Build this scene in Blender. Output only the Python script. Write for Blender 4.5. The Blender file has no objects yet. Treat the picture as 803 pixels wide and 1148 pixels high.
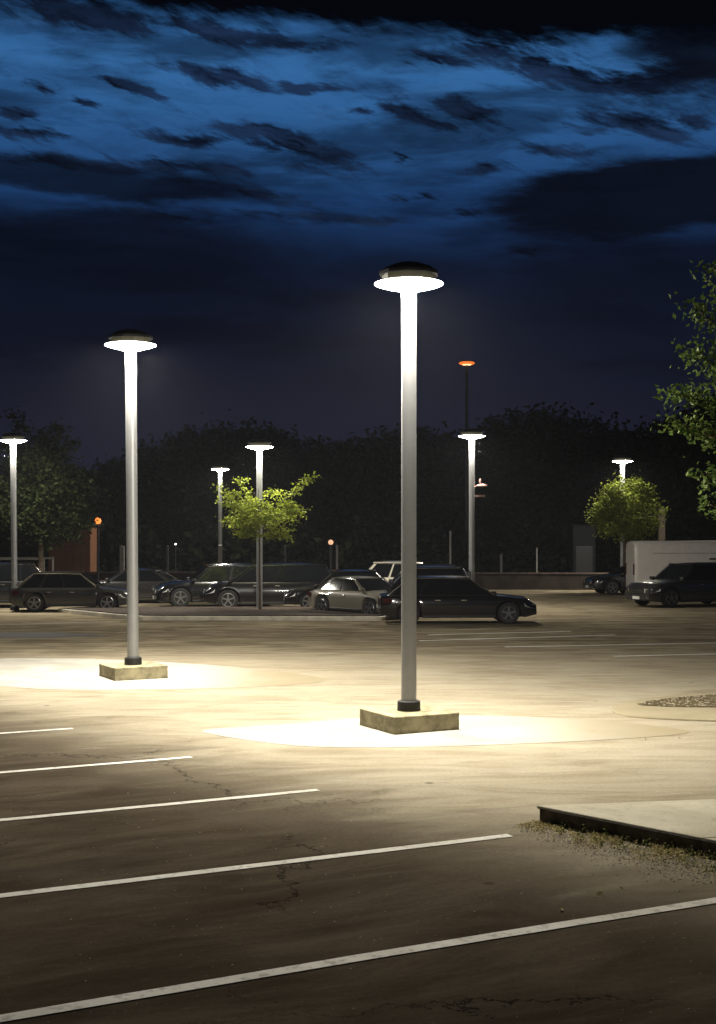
import bpy, math, random
import numpy as np
from mathutils import Vector, Matrix

scene = bpy.context.scene
C = bpy.context.collection
R = math.radians
rng = np.random.default_rng(7)

# ------------------------------------------------------------------ camera
H_CAM = 2.7; F = 1450.0; CX = 401.5; HY = 600.0
cam_d = bpy.data.cameras.new('camera'); cam = bpy.data.objects.new('camera', cam_d); C.objects.link(cam)
cam.location = (0, 0, H_CAM); cam.rotation_euler = (R(90), 0, 0)
cam_d.sensor_fit = 'VERTICAL'; cam_d.sensor_height = 36; cam_d.sensor_width = 36*803/1148
cam_d.lens = 36*F/1148
cam_d.shift_y = (HY-574)/1148
cam_d.clip_start = .1; cam_d.clip_end = 3000
scene.camera = cam

def G(px, py):              # ground point seen at a photo pixel
    d = H_CAM*F/(py-HY); return Vector(((px-CX)/F*d, d, 0))
def P(px, d, z=0):          # point at a distance
    return Vector(((px-CX)/F*d, d, z))
def ZA(py, d):              # height seen at a photo row, distance d
    return H_CAM+(HY-py)/F*d

# ------------------------------------------------------------------ colour management
vs = scene.view_settings
scene.display_settings.display_device = 'sRGB'
vs.view_transform = 'Standard'; vs.look = 'None'; vs.gamma = 1; vs.use_curve_mapping = False
vs.exposure = 0.0
cy = scene.cycles
cy.use_denoising = True
cy.max_bounces = 6; cy.diffuse_bounces = 3; cy.glossy_bounces = 3; cy.volume_bounces = 0
cy.sample_clamp_indirect = 3; cy.sample_clamp_direct = 0
cy.caustics_reflective = False; cy.caustics_refractive = False

LAMP_L = 900.0
LAMP_COL = (1.0, .94, .81)

# ------------------------------------------------------------------ world: dusk sky with layered clouds
def srgb(r, g, b):
    f = lambda c: (c/255/12.92) if c/255 <= .04045 else ((c/255+.055)/1.055)**2.4
    return (f(r), f(g), f(b), 1)

w = bpy.data.worlds.new('World'); scene.world = w; w.use_nodes = True
nt = w.node_tree; nt.nodes.clear()
class NB:
    def __init__(s, nt): s.nt = nt
    def n(s, t, **k):
        o = s.nt.nodes.new(t)
        for a, b in k.items(): setattr(o, a, b)
        return o
    def link(s, a, b): s.nt.links.new(a, b)
    def put(s, sock, v):
        if isinstance(v, bpy.types.NodeSocket): s.link(v, sock)
        else: sock.default_value = v
    def m(s, op, a, b=0.0, c=None, clamp=False):
        o = s.n('ShaderNodeMath', operation=op, use_clamp=clamp)
        s.put(o.inputs[0], a); s.put(o.inputs[1], b)
        if c is not None: s.put(o.inputs[2], c)
        return o.outputs[0]
    def sm(s, v, a, b, lo=0.0, hi=1.0):
        o = s.n('ShaderNodeMapRange', interpolation_type='SMOOTHSTEP')
        s.put(o.inputs[0], v); o.inputs[1].default_value = a; o.inputs[2].default_value = b
        o.inputs[3].default_value = lo; o.inputs[4].default_value = hi
        return o.outputs[0]
    def noise(s, vec, scale, detail=5, rough=.55, dist=0.0, col=False):
        o = s.n('ShaderNodeTexNoise'); s.link(vec, o.inputs['Vector'])
        o.inputs['Scale'].default_value = scale; o.inputs['Detail'].default_value = detail
        o.inputs['Roughness'].default_value = rough; o.inputs['Distortion'].default_value = dist
        return o.outputs['Color' if col else 'Fac']
    def comb(s, x, y, z=0.0):
        o = s.n('ShaderNodeCombineXYZ'); s.put(o.inputs[0], x); s.put(o.inputs[1], y); s.put(o.inputs[2], z)
        return o.outputs[0]
    def mix(s, f, a, b):
        o = s.n('ShaderNodeMix', data_type='RGBA'); s.put(o.inputs[0], f)
        s.put(o.inputs[6], a); s.put(o.inputs[7], b); return o.outputs[2]
    def ramp(s, f, pts):
        o = s.n('ShaderNodeValToRGB'); s.put(o.inputs[0], f)
        e = o.color_ramp.elements
        while len(e) < len(pts): e.new(.5)
        for q, (p, c) in zip(e, pts): q.position = p; q.color = c
        return o.outputs[0]

b = NB(nt)
geo = b.n('ShaderNodeTexCoord'); sep = b.n('ShaderNodeSeparateXYZ'); b.link(geo.outputs['Generated'], sep.inputs[0])
X, Y, Z = sep.outputs
AZ = b.m('ARCTAN2', X, Y)                       # azimuth from the camera's heading
EL = b.m('ARCSINE', Z)
def az(px): return math.atan((px-CX)/F)
def el(py): return math.atan((HY-py)/F)
# domain warping so cloud edges come out wispy
base = b.comb(b.m('MULTIPLY', AZ, 1.0), b.m('MULTIPLY', EL, 2.6))
wn1 = b.noise(base, 7, 5, .6, col=True)
wn2 = b.noise(b.comb(b.m('ADD', b.m('MULTIPLY', AZ, 1.0), b.m('MULTIPLY', EL, 1.2)), b.m('MULTIPLY', EL, 4.5)), 28, 5, .65, col=True)
def sepc(c):
    o = b.n('ShaderNodeSeparateXYZ'); b.link(c, o.inputs[0]); return o.outputs
w1, w2 = sepc(wn1), sepc(wn2)
def warp(v, a, ka, c, kc):
    return b.m('ADD', v, b.m('ADD', b.m('MULTIPLY', b.m('SUBTRACT', a, .5), ka), b.m('MULTIPLY', b.m('SUBTRACT', c, .5), kc)))
WA = warp(AZ, w1[0], .10, w2[0], .060)
WE = warp(EL, w1[1], .030, w2[1], .022)
WEs = warp(EL, w1[2], .035, w2[2], .012)
AZc = b.m('MINIMUM', b.m('MAXIMUM', AZ, -.35), .35)
# fibrous noise, sheared so the wisps trail down to the right
sh = b.m('ADD', EL, b.m('MULTIPLY', AZ, .22))
fib = b.noise(b.comb(b.m('MULTIPLY', b.m('ADD', AZ, b.m('MULTIPLY', w1[0], .05)), 11), b.m('MULTIPLY', b.m('ADD', sh, b.m('MULTIPLY', w1[1], .03)), 62)), 1.0, 9, .68, .25)
fib2 = b.noise(b.comb(b.m('MULTIPLY', AZ, 26), b.m('MULTIPLY', b.m('ADD', sh, b.m('MULTIPLY', AZ, .18)), 95)), 1.0, 6, .65, .4)
FB = b.m('ADD', b.m('MULTIPLY', fib, .62), b.m('MULTIPLY', fib2, .38))
soft_n = b.noise(b.comb(b.m('MULTIPLY', AZ, 5), b.m('MULTIPLY', EL, 26)), 1.0, 7, .6, .3)
def blob(px, py, rx, ry, k=1.0, rot=0.0):      # soft distance field of one cloud
    da = b.m('SUBTRACT', AZw, az(px)); de = b.m('SUBTRACT', ELw, el(py))
    c, s_ = math.cos(R(rot)), math.sin(R(rot))
    u = b.m('DIVIDE', b.m('ADD', b.m('MULTIPLY', da, c), b.m('MULTIPLY', de, s_)), rx/F)
    v = b.m('DIVIDE', b.m('SUBTRACT', b.m('MULTIPLY', de, c), b.m('MULTIPLY', da, s_)), ry/F)
    d = b.m('SQRT', b.m('ADD', b.m('MULTIPLY', u, u), b.m('MULTIPLY', v, v)))
    return b.m('MULTIPLY', b.m('MAXIMUM', b.m('SUBTRACT', 1.0, b.m('MULTIPLY', d, .5)), 0.0), k)
AZw = warp(AZ, w1[0], .05, w2[0], .03); ELw = warp(EL, w1[1], .016, w2[1], .012)
def mx(a, c): return b.m('MAXIMUM', a, c)
small = None
for t in [(250,90,62,11,1,-6),(340,98,55,6,.9,-4),(140,106,48,6,.92,-8),(540,135,44,20,1,-15),(465,132,60,12,1,-18),(400,124,20,6,.9,-10),
          (330,166,86,17,1,-14),(215,160,56,11,1,0),(285,148,46,10,1,-4),(20,144,28,6,1,0),(30,162,50,7,.9,-4),(100,126,22,5,.9,-10),(45,112,22,8,.85,-20),
          (640,92,70,22,.95,-12),(560,58,80,26,.9,-14),(690,104,90,16,1,-8),(715,150,80,16,1,-10),(750,98,60,22,.95,0),(600,80,40,12,1,-25),
          (610,176,60,9,.85,-6),(550,190,34,8,.85,0),(470,220,34,6,.85,0),(490,70,44,9,.95,-10),(70,30,120,17,.95,-5),(250,40,130,11,.92,-3),
          (780,152,30,10,.95,0),(330,50,100,7,.85,0),(445,174,16,5,.9,-20),(590,286,50,7,.9,0),(270,215,80,8,.85,-8),(210,190,110,10,.88,-6),(400,250,80,6,.8,0),
          (60,190,110,10,.95,-2),(520,240,40,6,.85,0),(300,242,80,6,.85,-4),(180,243,90,8,.9,-4)]:
    v = blob(*t[:5], rot=t[5]); small = v if small is None else mx(small, v)
small = b.sm(b.m('ADD', small, b.m('MULTIPLY', b.m('SUBTRACT', FB, .5), 2.4)), .42, .80)
def big(px, py, rx, ry, k, rot, amp, lo, hi):
    return b.sm(b.m('ADD', blob(px, py, rx, ry, 1, rot), b.m('MULTIPLY', b.m('SUBTRACT', b.m('ADD', b.m('MULTIPLY', soft_n, .7), b.m('MULTIPLY', FB, .3)), .5), amp)), lo, hi, 0, k)
m1 = big(740, 228, 200, 42, 1.0, 2, .5, .44, .62)
m2 = big(760, 310, 240, 36, .8, 0, .7, .38, .72)
m3 = big(60, 205, 200, 24, .9, -4, .9, .40, .70)
m4 = big(120, 290, 300, 52, .92, -2, .7, .30, .75)
m5 = big(440, 305, 170, 24, .6, 0, .9, .35, .8)
m6 = big(850, 60, 190, 90, 1.0, -20, .8, .40, .70)
m7 = big(100, 375, 300, 26, .55, 0, 1.0, .35, .8)
mass = mx(mx(mx(m1, m2), mx(m3, m4)), mx(mx(m5, m6), m7))
topline = b.m('ADD', b.m('ADD', WEs, b.m('MULTIPLY', AZc, .07)), b.m('MULTIPLY', b.m('SUBTRACT', FB, .5), .045))
top = b.sm(topline, el(50), el(18))
low = b.sm(b.m('ADD', EL, b.m('MULTIPLY', b.m('SUBTRACT', soft_n, .5), .05)), el(200), el(370), 0, .9)
# clear sky gradient
tE = b.m('DIVIDE', EL, .42, clamp=True)
clear = b.ramp(tE, [(0, srgb(28,29,44)), (.22, srgb(22,25,42)), (.42, srgb(24,38,68)), (.60, srgb(29,63,110)), (.82, srgb(52,104,160)), (1, srgb(30,66,112))])
# fade of the blue towards both sides
side = b.sm(b.m('ABSOLUTE', b.m('ADD', AZ, .06)), .08, 1.1, 1.0, .2)
clear = b.mix(side, srgb(14,26,50), clear)
streak = b.noise(b.comb(b.m('MULTIPLY', WA, 6), b.m('MULTIPLY', WE, 46)), 1.6, 6, .6)
clear = b.mix(b.sm(streak, .42, .75, 0, .4), clear, srgb(22,42,76))
clear = b.mix(b.m('MULTIPLY', b.sm(FB, .50, .66, 0, .36), b.sm(EL, el(330), el(200))), clear, srgb(18,32,58))
lite = b.noise(b.comb(b.m('MULTIPLY', WA, 9), b.m('MULTIPLY', WE, 60)), 1.1, 5, .6)
clear = b.mix(b.m('MULTIPLY', b.sm(lite, .56, .8), b.sm(EL, el(230), el(120), 0, .35)), clear, srgb(70,115,170))
dark_s = b.mix(b.sm(fib, .40, .62), srgb(9,14,26), srgb(30,50,82))
c1 = b.mix(small, clear, dark_s)
dark_m = b.mix(b.noise(b.comb(b.m('MULTIPLY', AZ, 5), b.m('MULTIPLY', EL, 30)), 2, 5), srgb(5,8,15), srgb(16,21,35))
c2 = b.mix(b.m('MULTIPLY', mass, .97), c1, dark_m)
purple = b.mix(b.sm(EL, el(330), el(520)), srgb(12,16,31), srgb(23,25,40))
c3 = b.mix(low, c2, purple)
c3 = b.mix(b.m('MULTIPLY', b.sm(soft_n, .44, .62, 0, .6), b.sm(EL, el(480), el(380))), c3, srgb(9,12,23))
c4 = b.mix(top, c3, srgb(4,6,12))
below = b.sm(EL, -.05, 0.0)
c5 = b.mix(below, srgb(6,6,9), c4)
bg = b.n('ShaderNodeBackground'); b.link(c5, bg.inputs[0]); bg.inputs[1].default_value = 1.0
wo = b.n('ShaderNodeOutputWorld'); b.link(bg.outputs[0], wo.inputs[0])
w.cycles.sampling_method = 'MANUAL'; w.cycles.sample_map_resolution = 512

# ------------------------------------------------------------------ materials
MATS = {}
def mat(name, col, rough=.6, metal=0.0, spec=.5, emit=None, estr=0, coat=0, var=0.0, vscale=3.0, bump=0.0, bscale=40):
    if name in MATS: return MATS[name]
    m = bpy.data.materials.new(name); m.use_nodes = True; t = NB(m.node_tree)
    p = m.node_tree.nodes['Principled BSDF']
    p.inputs['Base Color'].default_value = (*col, 1); p.inputs['Roughness'].default_value = rough
    p.inputs['Metallic'].default_value = metal; p.inputs['Specular IOR Level'].default_value = spec
    p.inputs['Coat Weight'].default_value = coat; p.inputs['Coat Roughness'].default_value = .05
    tc = t.n('ShaderNodeTexCoord')
    if var:
        n = t.noise(tc.outputs['Object'], vscale, 5, .6)
        f = t.sm(n, .3, .7)
        d = tuple(c*(1-var) for c in col)+(1,); l = tuple(min(1, c*(1+var)) for c in col)+(1,)
        t.link(t.mix(f, d, l), p.inputs['Base Color'])
    if bump:
        n = t.noise(tc.outputs['Object'], bscale, 4, .6)
        bp = t.n('ShaderNodeBump'); bp.inputs['Strength'].default_value = bump; bp.inputs['Distance'].default_value = .01
        t.link(n, bp.inputs['Height']); t.link(bp.outputs[0], p.inputs['Normal'])
    if emit:
        p.inputs['Emission Color'].default_value = (*emit, 1); p.inputs['Emission Strength'].default_value = estr
        m.cycles.emission_sampling = 'FRONT'
    MATS[name] = m; return m

M_pole = mat('pole_metal', (.33,.335,.34), .42, .45, var=.04, vscale=3)
M_cap = mat('cap_metal', (.018,.017,.014), .5, .2, var=.2)
M_house = mat('housing_metal', (.13,.12,.075), .5, .2, var=.1)
M_black = mat('black_rubber', (.012,.012,.012), .6)
M_dpole = mat('dark_pole_metal', (.05,.05,.055), .5, .5, var=.2)
M_lens = mat('lamp_lens', (.9,.9,.9), .4, emit=LAMP_COL, estr=LAMP_L)
M_lens_far = mat('lamp_lens_dimmer', (.9,.9,.9), .4, emit=LAMP_COL, estr=LAMP_L*.4)
M_lens2 = mat('upper_lens_glass', (.9,.9,.9), .4, emit=(1,.97,.88), estr=1.5)
M_orange = mat('sodium_lens', (.9,.5,.2), .4, emit=(1,.20,.025), estr=1.1)
M_orange2 = mat('small_sodium_lens', (.9,.5,.2), .4, emit=(1,.24,.04), estr=1.6)
M_warm = mat('warm_lens', (.9,.7,.5), .4, emit=(1,.5,.28), estr=.9)
M_tiny = mat('white_lens', (.9,.9,.9), .4, emit=(1,.95,.85), estr=4)
M_glass = mat('car_glass', (.006,.007,.008), .06, 0, .5)
M_tyre = mat('tyre_rubber', (.015,.015,.015), .8)
M_rim = mat('rim_metal', (.22,.22,.22), .35, .8)
M_chrome = mat('chrome', (.7,.7,.7), .12, 1.0)
M_plastic = mat('black_plastic', (.015,.015,.015), .45)
M_head = mat('headlight_glass', (.55,.55,.52), .15, .3)
M_tail = mat('taillight_glass', (.05,.006,.005), .2)
M_plate = mat('plate_white', (.55,.55,.5), .4)
M_bark = mat('bark', (.10,.075,.05), .9, var=.35, vscale=8, bump=.6, bscale=20)
M_mulch = mat('mulch', (.045,.03,.02), .95, var=.5, vscale=6, bump=1, bscale=30)
M_kerb = mat('kerb_concrete', (.62,.57,.46), .85, var=.18, vscale=2.5, bump=.3, bscale=60)
M_brick_plain = None

def leaf_mat(name, c1, c2, trans=.35):
    m = bpy.data.materials.new(name); m.use_nodes = True; t = NB(m.node_tree); nt_ = m.node_tree
    nt_.nodes.clear()
    g = t.n('ShaderNodeNewGeometry')
    col = t.mix(g.outputs['Random Per Island'], (*c1, 1), (*c2, 1))
    d = t.n('ShaderNodeBsdfDiffuse'); tr = t.n('ShaderNodeBsdfTranslucent'); t.link(col, d.inputs[0]); t.link(col, tr.inputs[0])
    gl = t.n('ShaderNodeBsdfGlossy'); gl.inputs['Roughness'].default_value = .45; gl.inputs[0].default_value = (.3,.3,.2,1)
    ms = t.n('ShaderNodeMixShader'); ms.inputs[0].default_value = trans; t.link(d.outputs[0], ms.inputs[1]); t.link(tr.outputs[0], ms.inputs[2])
    ms2 = t.n('ShaderNodeMixShader'); ms2.inputs[0].default_value = .04*min(1, c2[1]*10); t.link(ms.outputs[0], ms2.inputs[1]); t.link(gl.outputs[0], ms2.inputs[2])
    o = t.n('ShaderNodeOutputMaterial'); t.link(ms2.outputs[0], o.inputs[0]); return m
M_leaf_bright = leaf_mat('young_leaves', (.13,.17,.018), (.28,.32,.05))
M_leaf_mid = leaf_mat('dense_leaves', (.09,.12,.015), (.20,.23,.04))
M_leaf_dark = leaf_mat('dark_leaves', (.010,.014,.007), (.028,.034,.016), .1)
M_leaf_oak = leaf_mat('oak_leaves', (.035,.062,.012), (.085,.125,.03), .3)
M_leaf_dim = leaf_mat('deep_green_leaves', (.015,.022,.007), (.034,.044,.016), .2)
M_weed = leaf_mat('dry_weeds', (.20,.165,.06), (.48,.40,.20), .25)
M_weedg = leaf_mat('green_weeds', (.06,.09,.02), (.16,.17,.06), .25)

# ground: lane of worn pale paving, newer dark asphalt in the bays
def ground_material():
    m = bpy.data.materials.new('asphalt'); m.use_nodes = True; t = NB(m.node_tree)
    p = m.node_tree.nodes['Principled BSDF']
    tc = t.n('ShaderNodeTexCoord'); ob = tc.outputs['Object']
    s = t.n('ShaderNodeSeparateXYZ'); t.link(ob, s.inputs[0])
    # coordinates along / across the bay lines
    th = R(62.6); sx, sy = math.sin(th), math.cos(th)
    al = t.m('ADD', t.m('MULTIPLY', s.outputs[0], sx), t.m('MULTIPLY', s.outputs[1], sy))
    ac = t.m('ADD', t.m('MULTIPLY', s.outputs[0], -sy), t.m('MULTIPLY', s.outputs[1], sx))
    A, B_ = Vector((-3.98, 18.04)), Vector((1.37, 11.65)); d = (B_-A).normalized(); nrm = Vector((d.y, -d.x))  # towards the bays
    sd = t.m('ADD', t.m('MULTIPLY', t.m('SUBTRACT', s.outputs[0], A.x), nrm.x), t.m('MULTIPLY', t.m('SUBTRACT', s.outputs[1], A.y), nrm.y))
    big = t.noise(ob, .55, 5, .6)
    st = t.noise(t.comb(t.m('MULTIPLY', al, .45), t.m('MULTIPLY', ac, 1.7)), 1.0, 8, .7, .5)
    st2 = t.noise(t.comb(t.m('MULTIPLY', s.outputs[0], .35), t.m('MULTIPLY', s.outputs[1], 1.3)), 1.3, 6, .6, 1.4)
    fine = t.noise(ob, 22, 4, .7)
    grit = t.noise(ob, 160, 2, .6)
    sdn = t.m('ADD', sd, t.m('MULTIPLY', t.m('SUBTRACT', st, .5), 3.2))
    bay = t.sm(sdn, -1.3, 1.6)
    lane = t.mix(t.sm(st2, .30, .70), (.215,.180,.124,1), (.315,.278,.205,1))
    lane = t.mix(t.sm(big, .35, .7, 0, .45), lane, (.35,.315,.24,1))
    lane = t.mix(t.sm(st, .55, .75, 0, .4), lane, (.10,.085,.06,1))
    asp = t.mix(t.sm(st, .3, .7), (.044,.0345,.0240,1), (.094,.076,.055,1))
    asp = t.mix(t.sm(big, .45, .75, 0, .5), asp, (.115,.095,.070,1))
    # the far side of the car park has its own streaky tones
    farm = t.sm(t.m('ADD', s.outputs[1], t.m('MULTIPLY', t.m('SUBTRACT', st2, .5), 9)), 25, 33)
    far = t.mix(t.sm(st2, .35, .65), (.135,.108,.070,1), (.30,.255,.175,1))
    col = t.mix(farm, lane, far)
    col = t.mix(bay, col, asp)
    g = t.m('ADD', .45, t.m('ADD', t.m('MULTIPLY', fine, .6), t.m('MULTIPLY', grit, .5)))
    mm = t.n('ShaderNodeMix', data_type='RGBA', blend_type='MULTIPLY'); mm.inputs[0].default_value = 1
    t.link(col, mm.inputs[6]); cg = t.n('ShaderNodeCombineColor'); [t.link(g, cg.inputs[i]) for i in range(3)]
    t.link(cg.outputs[0], mm.inputs[7]); col = mm.outputs[2]
    # sparse cracks
    vo = t.n('ShaderNodeTexVoronoi', feature='DISTANCE_TO_EDGE')
    wv = t.n('ShaderNodeVectorMath', operation='ADD'); t.link(ob, wv.inputs[0])
    nz = t.n('ShaderNodeVectorMath', operation='SCALE'); t.link(t.noise(ob, 1.6, 5, .7, col=True), nz.inputs[0]); nz.inputs['Scale'].default_value = 1.5
    t.link(nz.outputs[0], wv.inputs[1]); t.link(wv.outputs[0], vo.inputs['Vector']); vo.inputs['Scale'].default_value = .22
    crack = t.m('MULTIPLY', t.m('MULTIPLY', t.sm(vo.outputs['Distance'], .006, .0015), t.sm(bay, 0, 1, .12, 1)), t.sm(t.noise(ob, .35, 3), .44, .54))
    col = t.mix(t.m('MULTIPLY', crack, .75), col, (.012,.010,.008,1))
    # oil spots
    sp = t.n('ShaderNodeTexVoronoi'); t.link(ob, sp.inputs['Vector']); sp.inputs['Scale'].default_value = 1.1
    spot = t.sm(sp.outputs['Distance'], .075, .03, 0, .55)
    col = t.mix(t.m('MULTIPLY', spot, t.sm(big, .42, .6)), col, (.02,.017,.013,1))
    t.link(col, p.inputs['Base Color'])
    t.link(t.sm(st2, .3, .7, .8, .92), p.inputs['Roughness'])
    p.inputs['Specular IOR Level'].default_value = 0.0
    bp = t.n('ShaderNodeBump'); bp.inputs['Strength'].default_value = .5; bp.inputs['Distance'].default_value = .008
    hs = t.m('SUBTRACT', t.m('ADD', t.m('MULTIPLY', fine, .5), t.m('MULTIPLY', grit, .6)), t.m('MULTIPLY', crack, 2))
    t.link(hs, bp.inputs['Height']); t.link(bp.outputs[0], p.inputs['Normal'])
    return m
M_ground = ground_material()

def paving(name, ca, cb, rough=.8, wear=None, fade=None):
    m = bpy.data.materials.new(name); m.use_nodes = True; t = NB(m.node_tree); p = m.node_tree.nodes['Principled BSDF']
    tc = t.n('ShaderNodeTexCoord'); ob = tc.outputs['Object']
    st = t.noise(ob, .8, 6, .6, 1.0); fi = t.noise(ob, 40, 3, .6)
    col = t.mix(t.sm(st, .35, .68), (*ca, 1), (*cb, 1))
    col = t.mix(t.sm(fi, .5, .8, 0, .25), col, tuple(c*.5 for c in ca)+(1,))
    if wear:
        col = t.mix(t.sm(t.noise(ob, 9, 6, .7), .50, .66, 0, wear), col, (.07,.06,.045,1))
        col = t.mix(t.sm(t.noise(ob, 1.2, 4, .6), .4, .7, 0, wear*.5), col, (.2,.17,.12,1))
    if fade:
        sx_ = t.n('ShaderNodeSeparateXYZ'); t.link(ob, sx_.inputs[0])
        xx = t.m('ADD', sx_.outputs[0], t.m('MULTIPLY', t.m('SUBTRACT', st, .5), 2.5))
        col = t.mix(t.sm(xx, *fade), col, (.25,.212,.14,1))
    t.link(col, p.inputs['Base Color']); p.inputs['Roughness'].default_value = rough; p.inputs['Specular IOR Level'].default_value = .02
    bp = t.n('ShaderNodeBump'); bp.inputs['Strength'].default_value = .3; bp.inputs['Distance'].default_value = .004
    t.link(fi, bp.inputs['Height']); t.link(bp.outputs[0], p.inputs['Normal'])
    return m
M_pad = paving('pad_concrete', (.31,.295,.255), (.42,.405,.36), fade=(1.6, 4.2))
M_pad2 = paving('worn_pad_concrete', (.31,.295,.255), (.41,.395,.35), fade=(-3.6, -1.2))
M_walk = paving('pavement_concrete', (.44,.40,.30), (.56,.52,.41), wear=.22)
M_tan = paving('tan_concrete', (.25,.215,.14), (.32,.28,.19))
M_paint = paving('road_paint', (.60,.57,.50), (.72,.70,.64), .6, wear=.45)
M_paintf = paving('faded_paint', (.50,.47,.40), (.62,.59,.52), .7)
M_gravel = paving('gravel_dirt', (.06,.047,.026), (.12,.098,.056))
M_base = mat('base_concrete', (.29,.255,.16), .9, spec=.1, var=.38, vscale=5, bump=.4, bscale=50)
M_stone = mat('pebble', (.26,.22,.15), .85, var=.5, vscale=12)

def brick_mat():
    m = bpy.data.materials.new('brick'); m.use_nodes = True; t = NB(m.node_tree); p = m.node_tree.nodes['Principled BSDF']
    tc = t.n('ShaderNodeTexCoord'); mp = t.n('ShaderNodeMapping'); mp.inputs['Rotation'].default_value = (R(90), 0, 0)
    t.link(tc.outputs['Object'], mp.inputs[0])
    br = t.n('ShaderNodeTexBrick'); t.link(mp.outputs[0], br.inputs[0]); br.inputs['Scale'].default_value = 4
    br.inputs[1].default_value = (.20,.08,.035,1); br.inputs[2].default_value = (.24,.085,.035,1); br.inputs[3].default_value = (.2,.14,.09,1)
    t.link(br.outputs[0], p.inputs['Base Color']); p.inputs['Roughness'].default_value = .85; return m
M_brick = brick_mat()

# ------------------------------------------------------------------ object helpers
def tag(o, label=None, cat=None, group=None, kind=None):
    if label: o['label'] = label
    if cat: o['category'] = cat
    if group: o['group'] = group
    if kind: o['kind'] = kind
    return o
def empty(name, loc, label, cat, rz=0, group=None, tilt=(0, 0)):
    o = bpy.data.objects.new(name, None); C.objects.link(o); o.location = loc; o.rotation_euler = (tilt[0], tilt[1], rz)
    o.empty_display_size = .3
    return tag(o, label, cat, group)
def copy_tree(o, parent=None):
    c = o.copy(); C.objects.link(c)
    if parent is not None: c.parent = parent
    for ch in o.children: copy_tree(ch, c)
    return c
class MB:
    def __init__(s): s.v = []; s.f = []
    def add(s, v, f):
        k = len(s.v); s.v += [tuple(p) for p in v]; s.f += [tuple(i+k for i in q) for q in f]; return s
    def box(s, c, size, rz=0, M=None):
        x, y, z = (q/2 for q in size); vs_ = []
        for a in (-1, 1):
            for b_ in (-1, 1):
                for d in (-1, 1): vs_.append(Vector((a*x, b_*y, d*z)))
        rot = Matrix.Rotation(rz, 3, 'Z') if M is None else M
        vs_ = [rot @ p + Vector(c) for p in vs_]
        return s.add(vs_, [(0,1,3,2),(4,6,7,5),(0,4,5,1),(2,3,7,6),(0,2,6,4),(1,5,7,3)])
    def lathe(s, prof, n=32, c=(0,0,0), ang=0, axis='z', cap=True):
        vs_ = []
        for r, z in prof:
            for i in range(n):
                a = 2*math.pi*i/n+ang
                if axis == 'z': vs_.append((c[0]+r*math.cos(a), c[1]+r*math.sin(a), c[2]+z))
                else: vs_.append((c[0]+r*math.cos(a), c[1]+z, c[2]+r*math.sin(a)))
        fs = []
        for j in range(len(prof)-1):
            for i in range(n):
                k = (i+1) % n; q = (j*n+i, j*n+k, (j+1)*n+k, (j+1)*n+i)
                fs.append(q if axis == 'z' else q[::-1])
        if cap:
            a0 = tuple(reversed(range(n))); a1 = tuple((len(prof)-1)*n+i for i in range(n))
            fs.append(a0 if axis == 'z' else a0[::-1]); fs.append(a1 if axis == 'z' else a1[::-1])
        return s.add(vs_, fs)
    def tube(s, pts, rad, n=8):
        pts = [Vector(p) for p in pts]; rings = []
        for i, p in enumerate(pts):
            d = (pts[min(i+1, len(pts)-1)]-pts[max(i-1, 0)]).normalized()
            a = d.orthogonal().normalized() if i == 0 else (a - d*a.dot(d)).normalized()
            bb = d.cross(a); r = rad[i] if isinstance(rad, (list, tuple)) else rad
            rings += [p + a*r*math.cos(2*math.pi*k/n) + bb*r*math.sin(2*math.pi*k/n) for k in range(n)]
        fs = []
        for j in range(len(pts)-1):
            for k in range(n):
                l = (k+1) % n; fs.append((j*n+k, j*n+l, (j+1)*n+l, (j+1)*n+k))
        fs += [tuple(reversed(range(n))), tuple((len(pts)-1)*n+k for k in range(n))]
        return s.add(rings, fs)
    def prism(s, poly, z0, z1):
        n = len(poly); v = [(p[0], p[1], z0) for p in poly]+[(p[0], p[1], z1) for p in poly]
        f = [tuple(reversed(range(n))), tuple(range(n, 2*n))]+[(i, (i+1) % n, n+(i+1) % n, n+i) for i in range(n)]
        return s.add(v, f)
    def slab(s, q, n, t):   # quad with thickness t towards n
        q = [Vector(p) for p in q]; n = Vector(n).normalized()*t
        return s.add(q+[p+n for p in q], [(3,2,1,0),(4,5,6,7),(0,1,5,4),(1,2,6,5),(2,3,7,6),(3,0,4,7)])
    def build(s, name, m, parent=None, smooth=35, bevel=0, seg=2, down=False):
        me = bpy.data.meshes.new(name); me.from_pydata(s.v, [], s.f); me.update()
        import bmesh
        bm = bmesh.new(); bm.from_mesh(me); bmesh.ops.recalc_face_normals(bm, faces=bm.faces); bm.to_mesh(me); bm.free()
        if down and sum(p.normal.z*p.area for p in me.polygons) > 0: me.flip_normals()
        me.materials.append(m)
        if smooth and not bevel:
            me.polygons.foreach_set('use_smooth', [True]*len(me.polygons)); me.set_sharp_from_angle(angle=R(smooth))
        o = bpy.data.objects.new(name, me); C.objects.link(o)
        if parent is not None: o.parent = parent
        if bevel:
            md = o.modifiers.new('bevel', 'BEVEL'); md.width = bevel; md.segments = seg; md.limit_method = 'ANGLE'
        return o

# ------------------------------------------------------------------ the setting
def sheet(name, poly, z, m, rag=0.0, seed=0, step=.35):
    if rag:
        r = random.Random(seed); out = []
        for i, p in enumerate(poly):
            q = poly[(i+1) % len(poly)]; L = math.dist(p, q); k = max(1, int(L/step))
            for j in range(k):
                t = j/k; out.append((p[0]+(q[0]-p[0])*t+r.uniform(-rag, rag), p[1]+(q[1]-p[1])*t+r.uniform(-rag, rag)))
        poly = out
    me = bpy.data.meshes.new(name); me.from_pydata([(p[0], p[1], z) for p in poly], [], [tuple(range(len(poly)))]); me.update()
    if me.polygons[0].normal.z < 0: me.flip_normals()
    me.materials.append(m); o = bpy.data.objects.new(name, me); C.objects.link(o); return o

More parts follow.
